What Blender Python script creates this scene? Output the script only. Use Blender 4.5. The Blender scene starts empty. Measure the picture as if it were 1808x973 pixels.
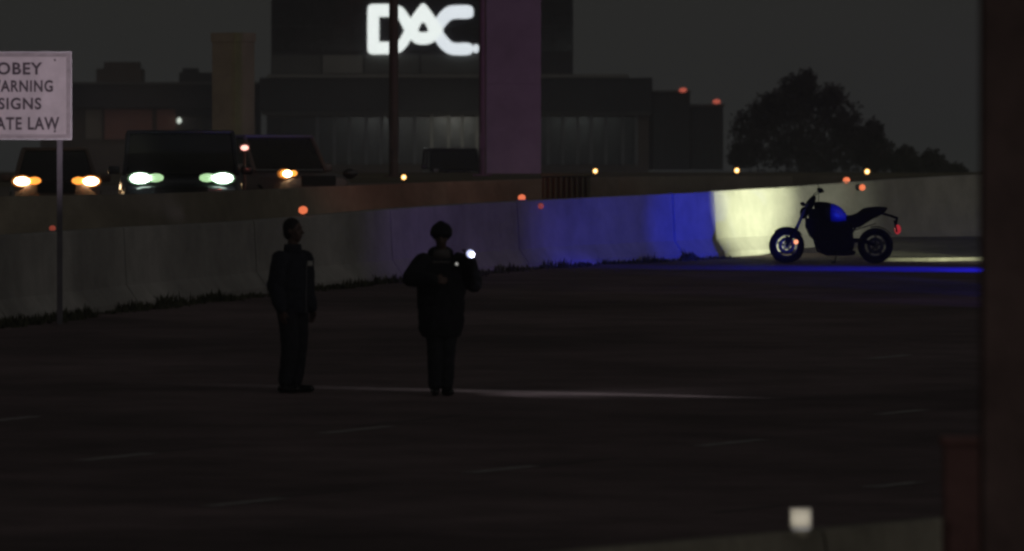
import bpy, bmesh, math, random
from mathutils import Vector, Matrix, Quaternion
R = math.radians
random.seed(7)
S = bpy.context.scene
COL = S.collection

# ------------------------------------------------------------------ camera
F = 14000.0            # focal length in photo pixels (1808 wide)
EYE = 3.74             # eye height above the road plane at the camera
HOR = 300.0            # photo row of eye level
cd = bpy.data.cameras.new('camera')
cam = bpy.data.objects.new('camera', cd); COL.objects.link(cam)
cam.location = (0, 0, EYE); cam.rotation_euler = (R(90), 0, 0)
cd.sensor_width = 36; cd.lens = F / 1808 * 36
cd.shift_y = -(486.5 - HOR) / 1808
cd.clip_start = 0.5; cd.clip_end = 6000
cd.dof.use_dof = True; cd.dof.focus_distance = 118; cd.dof.aperture_fstop = 4.6
S.camera = cam
S.render.resolution_x = 1024; S.render.resolution_y = 551

# ------------------------------------------------------------------ night sky
w = bpy.data.worlds.new('World'); S.world = w; w.use_nodes = True
nt = w.node_tree; bg = nt.nodes['Background']
tc = nt.nodes.new('ShaderNodeTexCoord'); sep = nt.nodes.new('ShaderNodeSeparateXYZ')
nt.links.new(tc.outputs['Generated'], sep.inputs[0])
rmp = nt.nodes.new('ShaderNodeValToRGB')
rmp.color_ramp.elements[0].position = 0.0; rmp.color_ramp.elements[0].color = (.0215, .0225, .0225, 1)
rmp.color_ramp.elements[1].position = 0.03; rmp.color_ramp.elements[1].color = (.0245, .0245, .0222, 1)
e = rmp.color_ramp.elements.new(1.0); e.color = (.011, .011, .0115, 1)
nt.links.new(sep.outputs['Z'], rmp.inputs[0]); nt.links.new(rmp.outputs[0], bg.inputs[0])
bg.inputs[1].default_value = 1.0

# the glow of the city behind the camera (one very soft, very weak sun lamp)
sl = bpy.data.lights.new('city_glow', 'SUN'); sl.energy = 0.13; sl.angle = R(60); sl.color = (1, .93, .88)
so = bpy.data.objects.new('city_glow', sl); COL.objects.link(so)
so.rotation_euler = Vector((-.9, .9, -.5)).to_track_quat('-Z', 'Y').to_euler()

S.view_settings.view_transform = 'Standard'; S.view_settings.look = 'None'
S.view_settings.exposure = 0; S.view_settings.gamma = 1
S.cycles.use_denoising = True
try: S.cycles.denoiser = 'OPENIMAGEDENOISE'
except Exception: pass
S.cycles.filter_width = 2.6
S.cycles.max_bounces = 5; S.cycles.volume_bounces = 0
S.cycles.volume_step_rate = 4

def g(y):
    """height of the banked carriageway at depth y, levelling off beyond the far road"""
    k = .017643
    if y < 0: return 0.0
    if y < 190: return k * y
    if y < 230:
        t = (y - 190) / 40
        z = k * 190 + k * 40 * (t - t * t / 2)
    else: z = k * 190 + k * 20
    t = min(1, max(0, (y - 216) / 46)); t = t * t * (3 - 2 * t)
    return z - .78 * t

def P(px, py, d):       # a point of the place, from where it shows in the photo and its distance
    return Vector(((px - 904) / F * d, d, EYE - (py - HOR) / F * d))
def G(px, py):          # a point of the banked road
    d = F / ((py - 53) / EYE)
    return Vector(((px - 904) / F * d, d, g(d)))
def GX(px, d):
    return Vector(((px - 904) / F * d, d, g(d)))

def spot(name, loc, tgt, deg, blend, power, col, rad=.05):
    l = bpy.data.lights.new(name, 'SPOT'); l.energy = power; l.color = col
    l.spot_size = R(deg); l.spot_blend = blend; l.shadow_soft_size = rad
    o = bpy.data.objects.new(name, l); COL.objects.link(o)
    o.location = loc; o.rotation_euler = (Vector(tgt) - Vector(loc)).to_track_quat('-Z', 'Y').to_euler()
    return o

# patrol-car lamps outside the frame: what they throw on the wall and the road; added spots follow
SRC = (20, 112, g(112) + .7)
spot('patrol_spotlight', SRC, P(1364, 345, 131.3), 7.4, .95, 66000, (.93, 1, .62), .03)
spot('patrol_spotlight', SRC, P(1440, 350, 132.5), 11, 1.0, 7500, (.95, 1, .72), .05)
spot('patrol_headlight', SRC, P(1620, 370, 135), 26, 1.0, 650, (1, .95, .72), .08)
BLU = (11.5, 100, g(98) + .62)
spot('blue_beacon', BLU, P(1236, 390, 129), 4.9, 1.0, 31000, (.015, .035, 1), .06)
spot('blue_beacon', BLU, P(1090, 455, 127), 12, 1.0, 9800, (.03, .03, 1), .06)
spot('blue_beacon', BLU, P(830, 490, 121), 20, 1.0, 2000, (.28, .10, 1), .06)
spot('blue_beacon', (13, 121.5, g(122) + 2.3), GX(1745, 123.4), 26, 1.0, 13000, (.01, .01, 1), .05)
spot('blue_beacon', BLU, P(1484, 374, 126.9), .6, 1.0, 14000, (.03, .06, 1), .03)
spot('purple_beacon', (14, 150, g(150) + 3), P(905, 80, 215), 12, 1.0, 13000, (.68, .26, 1), .2)
spot('sign_spot', (-3.6, 88, g(88) + 1.6), P(38, 172, 100.7), 14, .8, 2100, (1, .82, .92), .1)  # added spot standing in for headlights returned by the sign
spot('red_wash_spot', P(640, 300, 128) + Vector((0, 0, 3.5)), GX(735, 156), 24, 1.0, 1100, (1, .22, .18), .2)  # overhead spot added for the red brake-light wash
spot('amber_pier_spot', P(420, 60, 205) + Vector((-6, 0, 3)), P(412, 150, 235), 18, 1.0, 1500, (1, .86, .42), .3)  # unseen spot added to light the ochre pier
spot('reflector_spot', (3.5, 43.0, 1.7), P(1414, 915, 46.35), 2.3, .4, 380, (1, .95, .84), .05)  # unseen spot added to brighten the square reflector

# ------------------------------------------------------------------ materials
def mat(name, col, rough=.7, metal=0.0, var=.25, scale=4.0, bump=.0, emit=None, es=0.0, spec=.5, coat=0, stain=0.0, alpha=None):
    m = bpy.data.materials.new(name); m.use_nodes = True
    n = m.node_tree; b = n.nodes['Principled BSDF']
    b.inputs['Roughness'].default_value = rough; b.inputs['Metallic'].default_value = metal
    b.inputs['Specular IOR Level'].default_value = spec
    b.inputs['Coat Weight'].default_value = coat
    t = n.nodes.new('ShaderNodeTexCoord')
    no = n.nodes.new('ShaderNodeTexNoise'); no.inputs['Scale'].default_value = scale
    no.inputs['Detail'].default_value = 6; no.inputs['Roughness'].default_value = .65
    n.links.new(t.outputs['Object'], no.inputs['Vector'])
    r = n.nodes.new('ShaderNodeValToRGB')
    r.color_ramp.elements[0].position = .3; r.color_ramp.elements[1].position = .7
    lo = [c * (1 - var) for c in col]; hi = [min(1, c * (1 + var)) for c in col]
    r.color_ramp.elements[0].color = (*lo, 1); r.color_ramp.elements[1].color = (*hi, 1)
    n.links.new(no.outputs['Fac'], r.inputs[0])
    out = r.outputs[0]
    if stain > 0:
        n2 = n.nodes.new('ShaderNodeTexNoise'); n2.inputs['Scale'].default_value = scale * .17
        n2.inputs['Detail'].default_value = 4
        mp = n.nodes.new('ShaderNodeMapping'); mp.inputs['Scale'].default_value = (1, 1, .35)
        n.links.new(t.outputs['Object'], mp.inputs[0]); n.links.new(mp.outputs[0], n2.inputs['Vector'])
        r2 = n.nodes.new('ShaderNodeValToRGB'); r2.color_ramp.elements[0].position = .38; r2.color_ramp.elements[1].position = .62
        r2.color_ramp.elements[0].color = (1 - stain,) * 3 + (1,); r2.color_ramp.elements[1].color = (1, 1, 1, 1)
        n.links.new(n2.outputs['Fac'], r2.inputs[0])
        mx = n.nodes.new('ShaderNodeMix'); mx.data_type = 'RGBA'; mx.blend_type = 'MULTIPLY'; mx.inputs[0].default_value = 1
        n.links.new(out, mx.inputs[6]); n.links.new(r2.outputs[0], mx.inputs[7]); out = mx.outputs[2]
    n.links.new(out, b.inputs['Base Color'])
    if bump:
        bp = n.nodes.new('ShaderNodeBump'); bp.inputs['Strength'].default_value = bump; bp.inputs['Distance'].default_value = .02
        n3 = n.nodes.new('ShaderNodeTexNoise'); n3.inputs['Scale'].default_value = scale * 6; n3.inputs['Detail'].default_value = 5
        n.links.new(t.outputs['Object'], n3.inputs['Vector']); n.links.new(n3.outputs['Fac'], bp.inputs['Height'])
        n.links.new(bp.outputs[0], b.inputs['Normal'])
    if emit:
        b.inputs['Emission Color'].default_value = (*emit, 1); b.inputs['Emission Strength'].default_value = es
    return m

M = {}
M['road'] = mat('worn_road_concrete', (.225, .162, .168), .85, var=.32, scale=.9, bump=.5, stain=.45, spec=.25)
M['ground'] = mat('dry_verge', (.24, .21, .14), .95, var=.35, scale=.6, bump=.5, stain=.3, spec=.1)
M['far_road'] = mat('far_road_asphalt', (.30, .26, .22), .85, var=.25, scale=.4, spec=.2, stain=.3)
M['paint'] = mat('worn_lane_paint', (.34, .32, .31), .7, var=.45, scale=9)
M['tar'] = mat('tar_joint', (.035, .033, .032), .6, var=.3, scale=9)
M['concrete'] = mat('wall_concrete', (.47, .455, .43), .85, var=.16, scale=2.2, bump=.5, stain=.35, spec=.2)
M['concrete2'] = mat('near_barrier_concrete', (.40, .37, .30), .85, var=.25, scale=3.2, bump=.5, stain=.5, spec=.2)
M['kerb'] = mat('dirty_kerb', (.25, .235, .20), .95, var=.3, scale=3, bump=.5, stain=.3, spec=.1)
M['medbar'] = mat('olive_stained_concrete', (.34, .30, .235), .9, var=.25, scale=1.4, bump=.4, stain=.4, spec=.15)
M['pier'] = mat('pier_concrete', (.34, .31, .27), .85, var=.18, scale=.8, bump=.3, stain=.3, spec=.2)
M['ochre'] = mat('ochre_pier', (.34, .32, .22), .85, var=.22, scale=1.2, bump=.3, stain=.35, spec=.2)
M['rust'] = mat('rusty_steel', (.30, .195, .185), .7, metal=.1, var=.35, scale=3, bump=.3, stain=.4)
M['brownpole'] = mat('brown_steel_pole', (.15, .10, .09), .6, metal=.2, var=.2, scale=2)
M['galv'] = mat('galvanised_steel', (.32, .32, .34), .45, metal=.7, var=.15, scale=8)
M['weed'] = mat('dry_weeds', (.07, .072, .045), .95, var=.5, scale=6, spec=.1)
M['leaf'] = mat('dark_foliage', (.06, .055, .05), .9, var=.4, scale=1.5, spec=.1)
M['bark'] = mat('bark', (.09, .07, .055), .95, var=.3, scale=5, bump=.5)
M['signwhite'] = mat('sign_sheeting', (.60, .55, .58), .5, var=.1, scale=5, stain=.22)
M['signframe'] = mat('sign_frame', (.24, .22, .23), .5, metal=.4, var=.2, scale=12)
M['signink'] = mat('sign_lettering', (.035, .02, .035), .6, var=.3, scale=12)
M['glassdark'] = mat('dark_tower_glass', (.012, .012, .016), .25, var=.3, scale=.4)
M['tower'] = mat('tower_cladding', (.035, .033, .04), .5, var=.25, scale=.5)
M['fascia'] = mat('dark_fascia', (.02, .02, .026), .5, var=.25, scale=.4)
M['ledge'] = mat('pale_ledge', (.32, .31, .29), .8, var=.15, scale=.4)
M['ledge2'] = mat('grey_ledge', (.15, .15, .145), .8, var=.15, scale=.4)
M['shopglass'] = mat('shop_glass', (.04, .045, .05), .2, var=.5, scale=.25)
M['mullion'] = mat('shop_mullion_lit', (.75, .75, .68), .6, var=.3, scale=.3)
M['mullion2'] = mat('shop_mullion_unlit', (.26, .27, .29), .6, var=.3, scale=.3)
M['redwall'] = mat('reddish_wall_panel', (.36, .17, .145), .8, var=.15, scale=.35)
M['brownwall'] = mat('brown_wall', (.13, .10, .085), .8, var=.2, scale=.35)
M['letter'] = mat('lit_letter', (.8, .8, .8), .5, var=.02, emit=(.93, 1, .97), es=1.25)
M['lettercool'] = mat('lit_letter_cool', (.8, .8, .8), .5, var=.02, emit=(.88, .95, 1), es=1.15)
M['letterside'] = mat('letter_return', (.05, .16, .12), .5, var=.1, emit=(.10, .30, .22), es=.10)
M['cloth'] = mat('navy_cloth', (.026, .028, .04), .9, var=.3, scale=14, bump=.3, spec=.2)
M['cloth2'] = mat('black_cloth', (.018, .018, .024), .9, var=.3, scale=14, bump=.3, spec=.2)
M['trouser'] = mat('dark_trousers', (.024, .025, .032), .9, var=.3, scale=14, bump=.3, spec=.2)
M['skin'] = mat('skin', (.10, .06, .05), .6, var=.1, scale=20)
M['hair'] = mat('dark_hair', (.01, .008, .008), .8, var=.3, scale=40)
M['shoe'] = mat('black_leather', (.008, .008, .009), .4, var=.2, scale=20)
M['badge'] = mat('pale_badge', (.38, .38, .36), .5, var=.15, scale=30)
M['collar'] = mat('grey_collar', (.10, .09, .09), .8, var=.15, scale=20)
M['rubber'] = mat('tyre_rubber', (.005, .005, .006), .85, var=.3, scale=20, spec=.2)
M['rim'] = mat('wheel_metal', (.07, .075, .07), .4, metal=.7, var=.2, scale=10)
M['bikeblack'] = mat('black_bike_paint', (.004, .004, .006), .5, var=.2, scale=9, spec=.12)
M['bikebluelit'] = mat('blue_lit_tank', (.015, .03, .42), .35, var=.12, scale=6, coat=.3)  # reflected blue light put into the tank's base colour
M['engine'] = mat('dark_cast_engine', (.006, .006, .007), .65, metal=.0, var=.35, scale=14, bump=.4, spec=.15)
M['chrome'] = mat('fork_steel', (.10, .10, .09), .5, metal=.3, var=.1, scale=12)
M['seat'] = mat('seat_vinyl', (.006, .005, .008), .8, var=.3, scale=16, spec=.15)
M['redlamp'] = mat('red_tail_lamp', (.4, .02, .03), .3, var=.1, emit=(1, .06, .08), es=.32)
M['amberdisc'] = mat('amber_reflector_glow', (.6, .2, .05), .3, var=.1, emit=(1, .36, .18), es=1.5)  # fork reflector: its shine is put in as emission
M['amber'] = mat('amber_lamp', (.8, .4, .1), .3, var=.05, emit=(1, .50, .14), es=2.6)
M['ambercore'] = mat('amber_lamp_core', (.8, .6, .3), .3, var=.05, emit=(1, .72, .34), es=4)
M['orangered'] = mat('orange_red_reflector_glow', (.7, .2, .1), .3, var=.1, emit=(1, .22, .09), es=.85)  # wall reflectors: light they return is put in as emission
M['dullred'] = mat('dull_red_reflector_glow', (.5, .12, .1), .3, var=.1, emit=(.9, .16, .10), es=.22)
M['beacon'] = mat('red_roof_lamp', (.5, .1, .08), .4, var=.1, emit=(1, .20, .13), es=.55)
M['lensw'] = mat('white_headlamp', (.9, .9, .9), .2, var=.02, emit=(.78, 1, .86), es=18)
M['lenswarm'] = mat('warm_headlamp', (.9, .8, .6), .2, var=.02, emit=(1, .74, .42), es=14)
M['lensglow'] = mat('amber_headlamp_glow', (.9, .4, .1), .2, var=.02, emit=(1, .33, .06), es=.22)  # amber glow around the lens put into the housing as emission
M['lensrimw'] = mat('headlamp_bowl', (.5, .6, .5), .3, var=.1, emit=(.45, .9, .45), es=.10)
M['flare_amber'] = mat('amber_flare_glow', (.9, .4, .1), .2, var=.02, emit=(1, .34, .05), es=1.7)
M['flare_pale'] = mat('pale_flare', (.8, .9, .8), .2, var=.02, emit=(.6, 1, .5), es=.8)
M['rust2'] = mat('reddish_steel', (.34, .17, .16), .7, var=.3, scale=3, bump=.3, stain=.3)
M['fpost'] = mat('dull_post_steel', (.15, .14, .165), .7, var=.2, scale=5)
M['torch'] = mat('torch_lens', (.8, .8, .9), .2, var=.02, emit=(.62, .66, 1), es=1.3)
M['torch2'] = mat('small_lamp', (.8, .8, .8), .2, var=.02, emit=(1, .97, .9), es=.35)
M['pinklamp'] = mat('pink_red_lamp', (.8, .4, .4), .2, var=.02, emit=(1, .46, .38), es=2.2)
M['whitelamp'] = mat('white_wall_lamp', (.8, .8, .8), .2, var=.02, emit=(.9, 1, .88), es=.95)
M['carblack'] = mat('black_car_paint', (.010, .010, .014), .3, var=.1, scale=2, coat=.5)
M['carbrown'] = mat('dark_maroon_car_paint', (.14, .10, .08), .35, var=.1, scale=2, coat=.4)
M['cargrey'] = mat('grey_car_paint', (.15, .13, .12), .35, var=.1, scale=2, coat=.4)
M['carglass'] = mat('car_glass', (.02, .02, .018), .12, var=.2, scale=2)
M['plate'] = mat('number_plate', (.25, .25, .24), .5, var=.1, scale=9)
M['olive'] = mat('olive_ribbed_plastic', (.15, .135, .09), .8, var=.2, scale=2)
M['reflw'] = mat('square_reflector', (.62, .58, .50), .4, var=.12, scale=14)

# ------------------------------------------------------------------ helpers
def tag(o, label=None, cat=None, group=None, kind=None):
    if label: o['label'] = label
    if cat: o['category'] = cat
    if group: o['group'] = group
    if kind: o['kind'] = kind
    return o
def empty(name, loc=(0, 0, 0), rz=0, **k):
    o = bpy.data.objects.new(name, None); COL.objects.link(o); o.location = loc; o.rotation_euler = (0, 0, rz)
    o.empty_display_size = .2
    return tag(o, **k)
def link(name, me, m, parent=None, loc=None, rot=None, smooth=False):
    o = bpy.data.objects.new(name, me); COL.objects.link(o)
    ms = m if isinstance(m, (list, tuple)) else [m]
    if not me.materials:
        for x in ms: me.materials.append(M[x] if isinstance(x, str) else x)
    if parent is not None: o.parent = parent
    if loc is not None: o.location = loc
    if rot is not None: o.rotation_euler = rot
    if smooth:
        for p in me.polygons: p.use_smooth = True
    return o
def copy_tree(o, parent=None):
    c = o.copy(); COL.objects.link(c); c.parent = parent
    for ch in list(o.children): copy_tree(ch, c)
    return c

class MB:
    def __init__(s): s.bm = bmesh.new()
    def box(s, c, d, rz=0, bev=0, rx=0, ry=0):
        r = bmesh.ops.create_cube(s.bm, size=1)
        mtx = Matrix.Translation(c) @ Matrix.Rotation(rz, 4, 'Z') @ Matrix.Rotation(ry, 4, 'Y') @ Matrix.Rotation(rx, 4, 'X') @ Matrix.Diagonal((*d, 1))
        bmesh.ops.transform(s.bm, matrix=mtx, verts=r['verts'])
        if bev:
            es = list({e for v in r['verts'] for e in v.link_edges})
            bmesh.ops.bevel(s.bm, geom=es, offset=bev, segments=2, profile=.6, affect='EDGES')
        return s
    def cyl(s, a, b, r0, r1=None, n=12, caps=True):
        a = Vector(a); b = Vector(b); r1 = r0 if r1 is None else r1
        d = (b - a); q = d.to_track_quat('Z', 'Y')
        A = []; B = []
        for i in range(n):
            t = 2 * math.pi * i / n; v = Vector((math.cos(t), math.sin(t), 0))
            A.append(s.bm.verts.new(a + q @ (v * r0))); B.append(s.bm.verts.new(b + q @ (v * r1)))
        for i in range(n):
            j = (i + 1) % n; s.bm.faces.new((A[i], A[j], B[j], B[i]))
        if caps: s.bm.faces.new(A[::-1]); s.bm.faces.new(B)
        return s
    def ball(s, c, r, sc=(1, 1, 1), sub=2, q=None):
        rr = bmesh.ops.create_icosphere(s.bm, subdivisions=sub, radius=r)
        m = Matrix.Translation(c)
        if q is not None: m = m @ q.to_matrix().to_4x4()
        bmesh.ops.transform(s.bm, matrix=m @ Matrix.Diagonal((*sc, 1)), verts=rr['verts'])
        return s
    def cap(s, a, b, r0, r1=None, n=12):
        r1 = r0 if r1 is None else r1
        s.cyl(a, b, r0, r1, n); s.ball(a, r0, sub=2); s.ball(b, r1, sub=2); return s
    def tube(s, pts, rs, n=10):
        for i in range(len(pts) - 1):
            ra = rs[i] if isinstance(rs, (list, tuple)) else rs; rb = rs[i + 1] if isinstance(rs, (list, tuple)) else rs
            s.cap(pts[i], pts[i + 1], ra, rb, n)
        return s
    def loft(s, rings, n=20, p=2.0, close=True):
        """rings: (cx,cy,cz,rx,ry) horizontal super-ellipses"""
        L = []
        for (cx, cy, cz, rx, ry) in rings:
            row = []
            for i in range(n):
                t = 2 * math.pi * i / n; c, q = math.cos(t), math.sin(t)
                row.append(s.bm.verts.new((cx + rx * math.copysign(abs(c) ** (2 / p), c), cy + ry * math.copysign(abs(q) ** (2 / p), q), cz)))
            L.append(row)
        for a, b in zip(L, L[1:]):
            for i in range(n):
                j = (i + 1) % n; s.bm.faces.new((a[i], a[j], b[j], b[i]))
        if close: s.bm.faces.new(L[0][::-1]); s.bm.faces.new(L[-1])
        return s
    def rows(s, L, closed=False, caps=False):
        V = [[s.bm.verts.new(p) for p in r] for r in L]
        for a, b in zip(V, V[1:]):
            n = len(a)
            for i in range(n if closed else n - 1):
                j = (i + 1) % n; s.bm.faces.new((a[i], a[j], b[j], b[i]))
        if caps: s.bm.faces.new(V[0][::-1]); s.bm.faces.new(V[-1])
        return s
    def prism(s, pts, y0, y1, axis='Y'):
        """polygon pts (u,v) extruded; axis Y: u->x, v->z"""
        f = (lambda u, v, t: (u, t, v)) if axis == 'Y' else (lambda u, v, t: (t, u, v))
        A = [s.bm.verts.new(f(u, v, y0)) for u, v in pts]; B = [s.bm.verts.new(f(u, v, y1)) for u, v in pts]
        n = len(pts)
        s.bm.faces.new(A); s.bm.faces.new(B[::-1])
        for i in range(n):
            j = (i + 1) % n; s.bm.faces.new((A[j], A[i], B[i], B[j]))
        return s
    def torus(s, c, R0, r, n=36, m=10, squash=1.0):      # axis Y
        V = []
        for i in range(n):
            t = 2 * math.pi * i / n; row = []
            for k in range(m):
                u = 2 * math.pi * k / m
                rr = R0 + r * math.cos(u)
                row.append(s.bm.verts.new((c[0] + rr * math.cos(t), c[1] + r * squash * math.sin(u), c[2] + rr * math.sin(t))))
            V.append(row)
        for i in range(n):
            for k in range(m):
                s.bm.faces.new((V[i][k], V[(i + 1) % n][k], V[(i + 1) % n][(k + 1) % m], V[i][(k + 1) % m]))
        return s
    def mesh(s, name):
        bmesh.ops.recalc_face_normals(s.bm, faces=s.bm.faces)
        me = bpy.data.meshes.new(name); s.bm.to_mesh(me); s.bm.free(); return me
    def build(s, name, m, parent=None, loc=None, rot=None, smooth=False, bevel=0):
        o = link(name, s.mesh(name), m, parent, loc, rot, smooth)
        if bevel:
            b = o.modifiers.new('b', 'BEVEL'); b.width = bevel; b.segments = 2; b.limit_method = 'ANGLE'
        return o

def remesh(o, vox, it=4):
    """fuse the overlapping volumes of o into one continuous smooth surface"""
    r = o.modifiers.new('r', 'REMESH'); r.mode = 'VOXEL'; r.voxel_size = vox; r.use_smooth_shade = True
    sm = o.modifiers.new('s', 'SMOOTH'); sm.iterations = it; sm.factor = .5
    dg = bpy.context.evaluated_depsgraph_get(); dg.update()
    me = bpy.data.meshes.new_from_object(o.evaluated_get(dg))
    o.modifiers.clear(); old = o.data
    me.materials.clear()
    for x in old.materials: me.materials.append(x)
    o.data = me
    for p in me.polygons: p.use_smooth = True
    return o

# ------------------------------------------------------------------ ground and roads
def sheet(name, xs, ys, off, m, kind='structure', skew=None):
    me = bpy.data.meshes.new(name)
    V = [(x, y, g(y) + off) for y in ys for x in xs]; nx = len(xs)
    Fc = [(j * nx + i, j * nx + i + 1, (j + 1) * nx + i + 1, (j + 1) * nx + i) for j in range(len(ys) - 1) for i in range(nx - 1)]
    me.from_pydata(V, [], Fc)
    return tag(link(name, me, m), kind=kind)
ys = [-400, -50, 0] + list(range(10, 190, 20)) + list(range(190, 236, 4)) + [244, 254, 264, 300, 500, 900, 1800, 3500]
sheet('ground', [-2500, -800, -300, -120, -40, 0, 40, 120, 300, 800, 2500], ys, 0, 'ground')

# wall line in the photo: x, foot row, top row
WL = [(-900, 700, 485), (-500, 642, 452), (0, 575, 418), (240, 545, 402), (440, 522, 392), (580, 508, 381), (700, 497, 370), (860, 481, 359), (1000, 470, 352), (1205, 459, 342), (1280, 455, 338)]
WR = [(1262, 455.8, 339), (1400, 448, 331), (1560, 443, 319), (1720, 437, 310), (1850, 433, 303), (2100, 425, 292)]
def wallpts(L):
    out = []
    for (x, b, t) in L:
        p = G(x, b); s = F / p.y; out.append((p, (b - t) / s))
    return out
WLp, WRp = wallpts(WL), wallpts(WR)
foot = [p for p, h in WLp] + [p for p, h in WRp[1:]]
# the carriageway between the near barrier and the wall
nb_dir = (G(1660, 973) - G(1208, 1013)); nb_dir.z = 0; nb_dir.normalize()
def strip(name, A, B, off, m, n=10):
    me = bpy.data.meshes.new(name); V = []; Fc = []
    for a, b in zip(A, B):
        for k in range(n + 1):
            t = k / n; p = a.lerp(b, t); V.append((p.x, p.y, g(p.y) + off))
    for i in range(len(A) - 1):
        for k in range(n):
            q = i * (n + 1) + k; Fc.append((q, q + n + 1, q + n + 2, q + 1))
    me.from_pydata(V, [], Fc); return tag(link(name, me, m), kind='structure')
near = [Vector((x, y, 0)) for x, y in [(-40, 10), (-22, 16), (-12, 22), (-8, 28), (-5, 34), (-3, 38), (-1.5, 41.5), (0, 44), (2, 47), (4, 50), (8, 57), (14, 66), (20, 74), (30, 85), (44, 98)]]
far = [Vector((-22, 60, 0))] + foot[:]
while len(far) < len(near): far.insert(-1, far[-2].lerp(far[-1], .5))
far = far[:len(near)]
road = strip('road', near, far, .004, 'road', 14)

def dash(px, py, lpx, wd, m, parent, name='lane_dash', sl=-.105, off=.008):
    a = G(px - lpx / 2, py - sl * lpx / 2); b = G(px + lpx / 2, py + sl * lpx / 2)
    d = (b - a).normalized(); n = Vector((-d.y, d.x, 0)).normalized() * wd / 2
    pts = []
    k = 8
    for i in range(k + 1):
        p = a.lerp(b, i / k); jw = 1 + random.uniform(-.18, .18)
        pts.append([p + n * jw + Vector((0, 0, off)), p - n * jw + Vector((0, 0, off))])
    for r in pts:
        for v in r: v.z = g(v.y) + off
    mb = MB(); mb.rows(pts); return mb.build(name, m, parent)
for (px, py, l) in [(20, 741, 90), (205, 808, 125), (630, 760, 120), (435, 888, 130), (885, 830, 115), (1290, 783, 110), (1590, 729, 80), (1570, 631, 70), (1580, 857, 90)]:
    dash(px, py, l, .17, 'paint', road)
for (px, py, l) in [(720, 744, 190), (1010, 818, 150), (300, 797, 200), (1320, 900, 120), (560, 872, 200)]:
    dash(px, py, l, .05, 'tar', road, 'tar_joint', off=.006)

# far carriageway beyond the wall, and the street in front of the building
fr_a = [Vector((x, y, 0)) for x, y in [(-14, 70), (-12, 104), (-8, 118), (-4, 128), (0, 136), (6, 146), (14, 152), (30, 160)]]
fr_b = [Vector((x, y, 0)) for x, y in [(-60, 90), (-46, 130), (-34, 160), (-22, 180), (-8, 192), (4, 198), (18, 204), (36, 212)]]
strip('far_road', fr_a, fr_b, .004, 'far_road', 10)

# ------------------------------------------------------------------ the concrete wall
wall = empty('concrete_wall', G(640, 503), label='long low concrete road wall behind the two people, lit blue at its right end', cat='wall')
def along(Lp, t):
    """point and height at arc parameter"""
    for i in range(len(Lp) - 1):
        a, ha = Lp[i]; b, hb = Lp[i + 1]; L = ((b - a).xy).length
        if t <= L or i == len(Lp) - 2:
            k = t / L; return a.lerp(b, k), ha + (hb - ha) * k, (b - a).normalized()
        t -= L
def total(Lp): return sum(((Lp[i + 1][0] - Lp[i][0]).xy).length for i in range(len(Lp) - 1))
def wall_panel(Lp, t0, t1, parent, setback=0, m='concrete'):
    rows = []
    n = max(2, int((t1 - t0) / 1.2) + 1)
    for i in range(n + 1):
        t = t0 + (t1 - t0) * i / n; p, h, d = along(Lp, t)
        nn = Vector((-d.y, d.x, 0)).normalized()       # away from the camera
        o = nn * setback
        pr = [(0, -.02), (0, .09), (.16, .31), (.20, h - .02), (.22, h), (.40, h), (.42, h - .02), (.60, -.02)]
        rows.append([Vector((p.x, p.y, g(p.y))) + o + nn * a + Vector((0, 0, z)) for a, z in pr])
    off = parent.location
    rows = [[v - off for v in r] for r in rows]
    return MB().rows(rows, closed=True, caps=True).build('wall_panel', m, parent)
TL = total(WLp); TR = total(WRp)
# joints: one where the photo shows it (x about 1210), the others about every 6 m
def t_of(Lp, px):
    best = 0; T = total(Lp); bd = 1e9
    for i in range(2000):
        t = T * i / 2000; p, h, d = along(Lp, t); x = 904 + p.x / p.y * F
        if abs(x - px) < bd: bd = abs(x - px); best = t
    return best
tj = t_of(WLp, 1207)
cuts = [TL, tj]
t = tj - 5.6
while t > 3: cuts.append(t); t -= 6.1
cuts.append(0)
cuts = cuts[::-1]
for a, b in zip(cuts, cuts[1:]): wall_panel(WLp, a + (.035 if a > 0 else 0), b - (.035 if abs(b - tj) < .01 else (.012 if b < TL - .01 else 0)), wall)
wallR = empty('concrete_wall', G(1500, 444), label='floodlit concrete wall behind the motorcycle, fading to dull olive at right', cat='wall')
cr = [0, 3.9, 8.9, TR]
for a, b in zip(cr, cr[1:]): wall_panel(WRp, a + (.01 if a > 0 else 0), b - .012, wallR, setback=.10)
# raised kerb strip in front of the right wall
kr = []
for (x, b, t) in [(1490, 446, 0), (1560, 462, 0), (1640, 462, 0), (1720, 461, 0), (1850, 460, 0), (2050, 457, 0)]:
    p = G(x, b); q = G(x, b - 21 if x > 1500 else b - 2)
    hh = .06 if x > 1500 else .02
    kr.append([Vector((p.x, p.y, g(p.y) - .02)), Vector((p.x, p.y, g(p.y) + hh)), Vector((q.x, q.y + .0, g(q.y) + hh + (.16 if x > 1500 else 0))), Vector((q.x, q.y, g(q.y) - .02))])
tag(MB().rows(kr, closed=True, caps=True).build('kerb_strip', 'kerb'), kind='structure')

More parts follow.
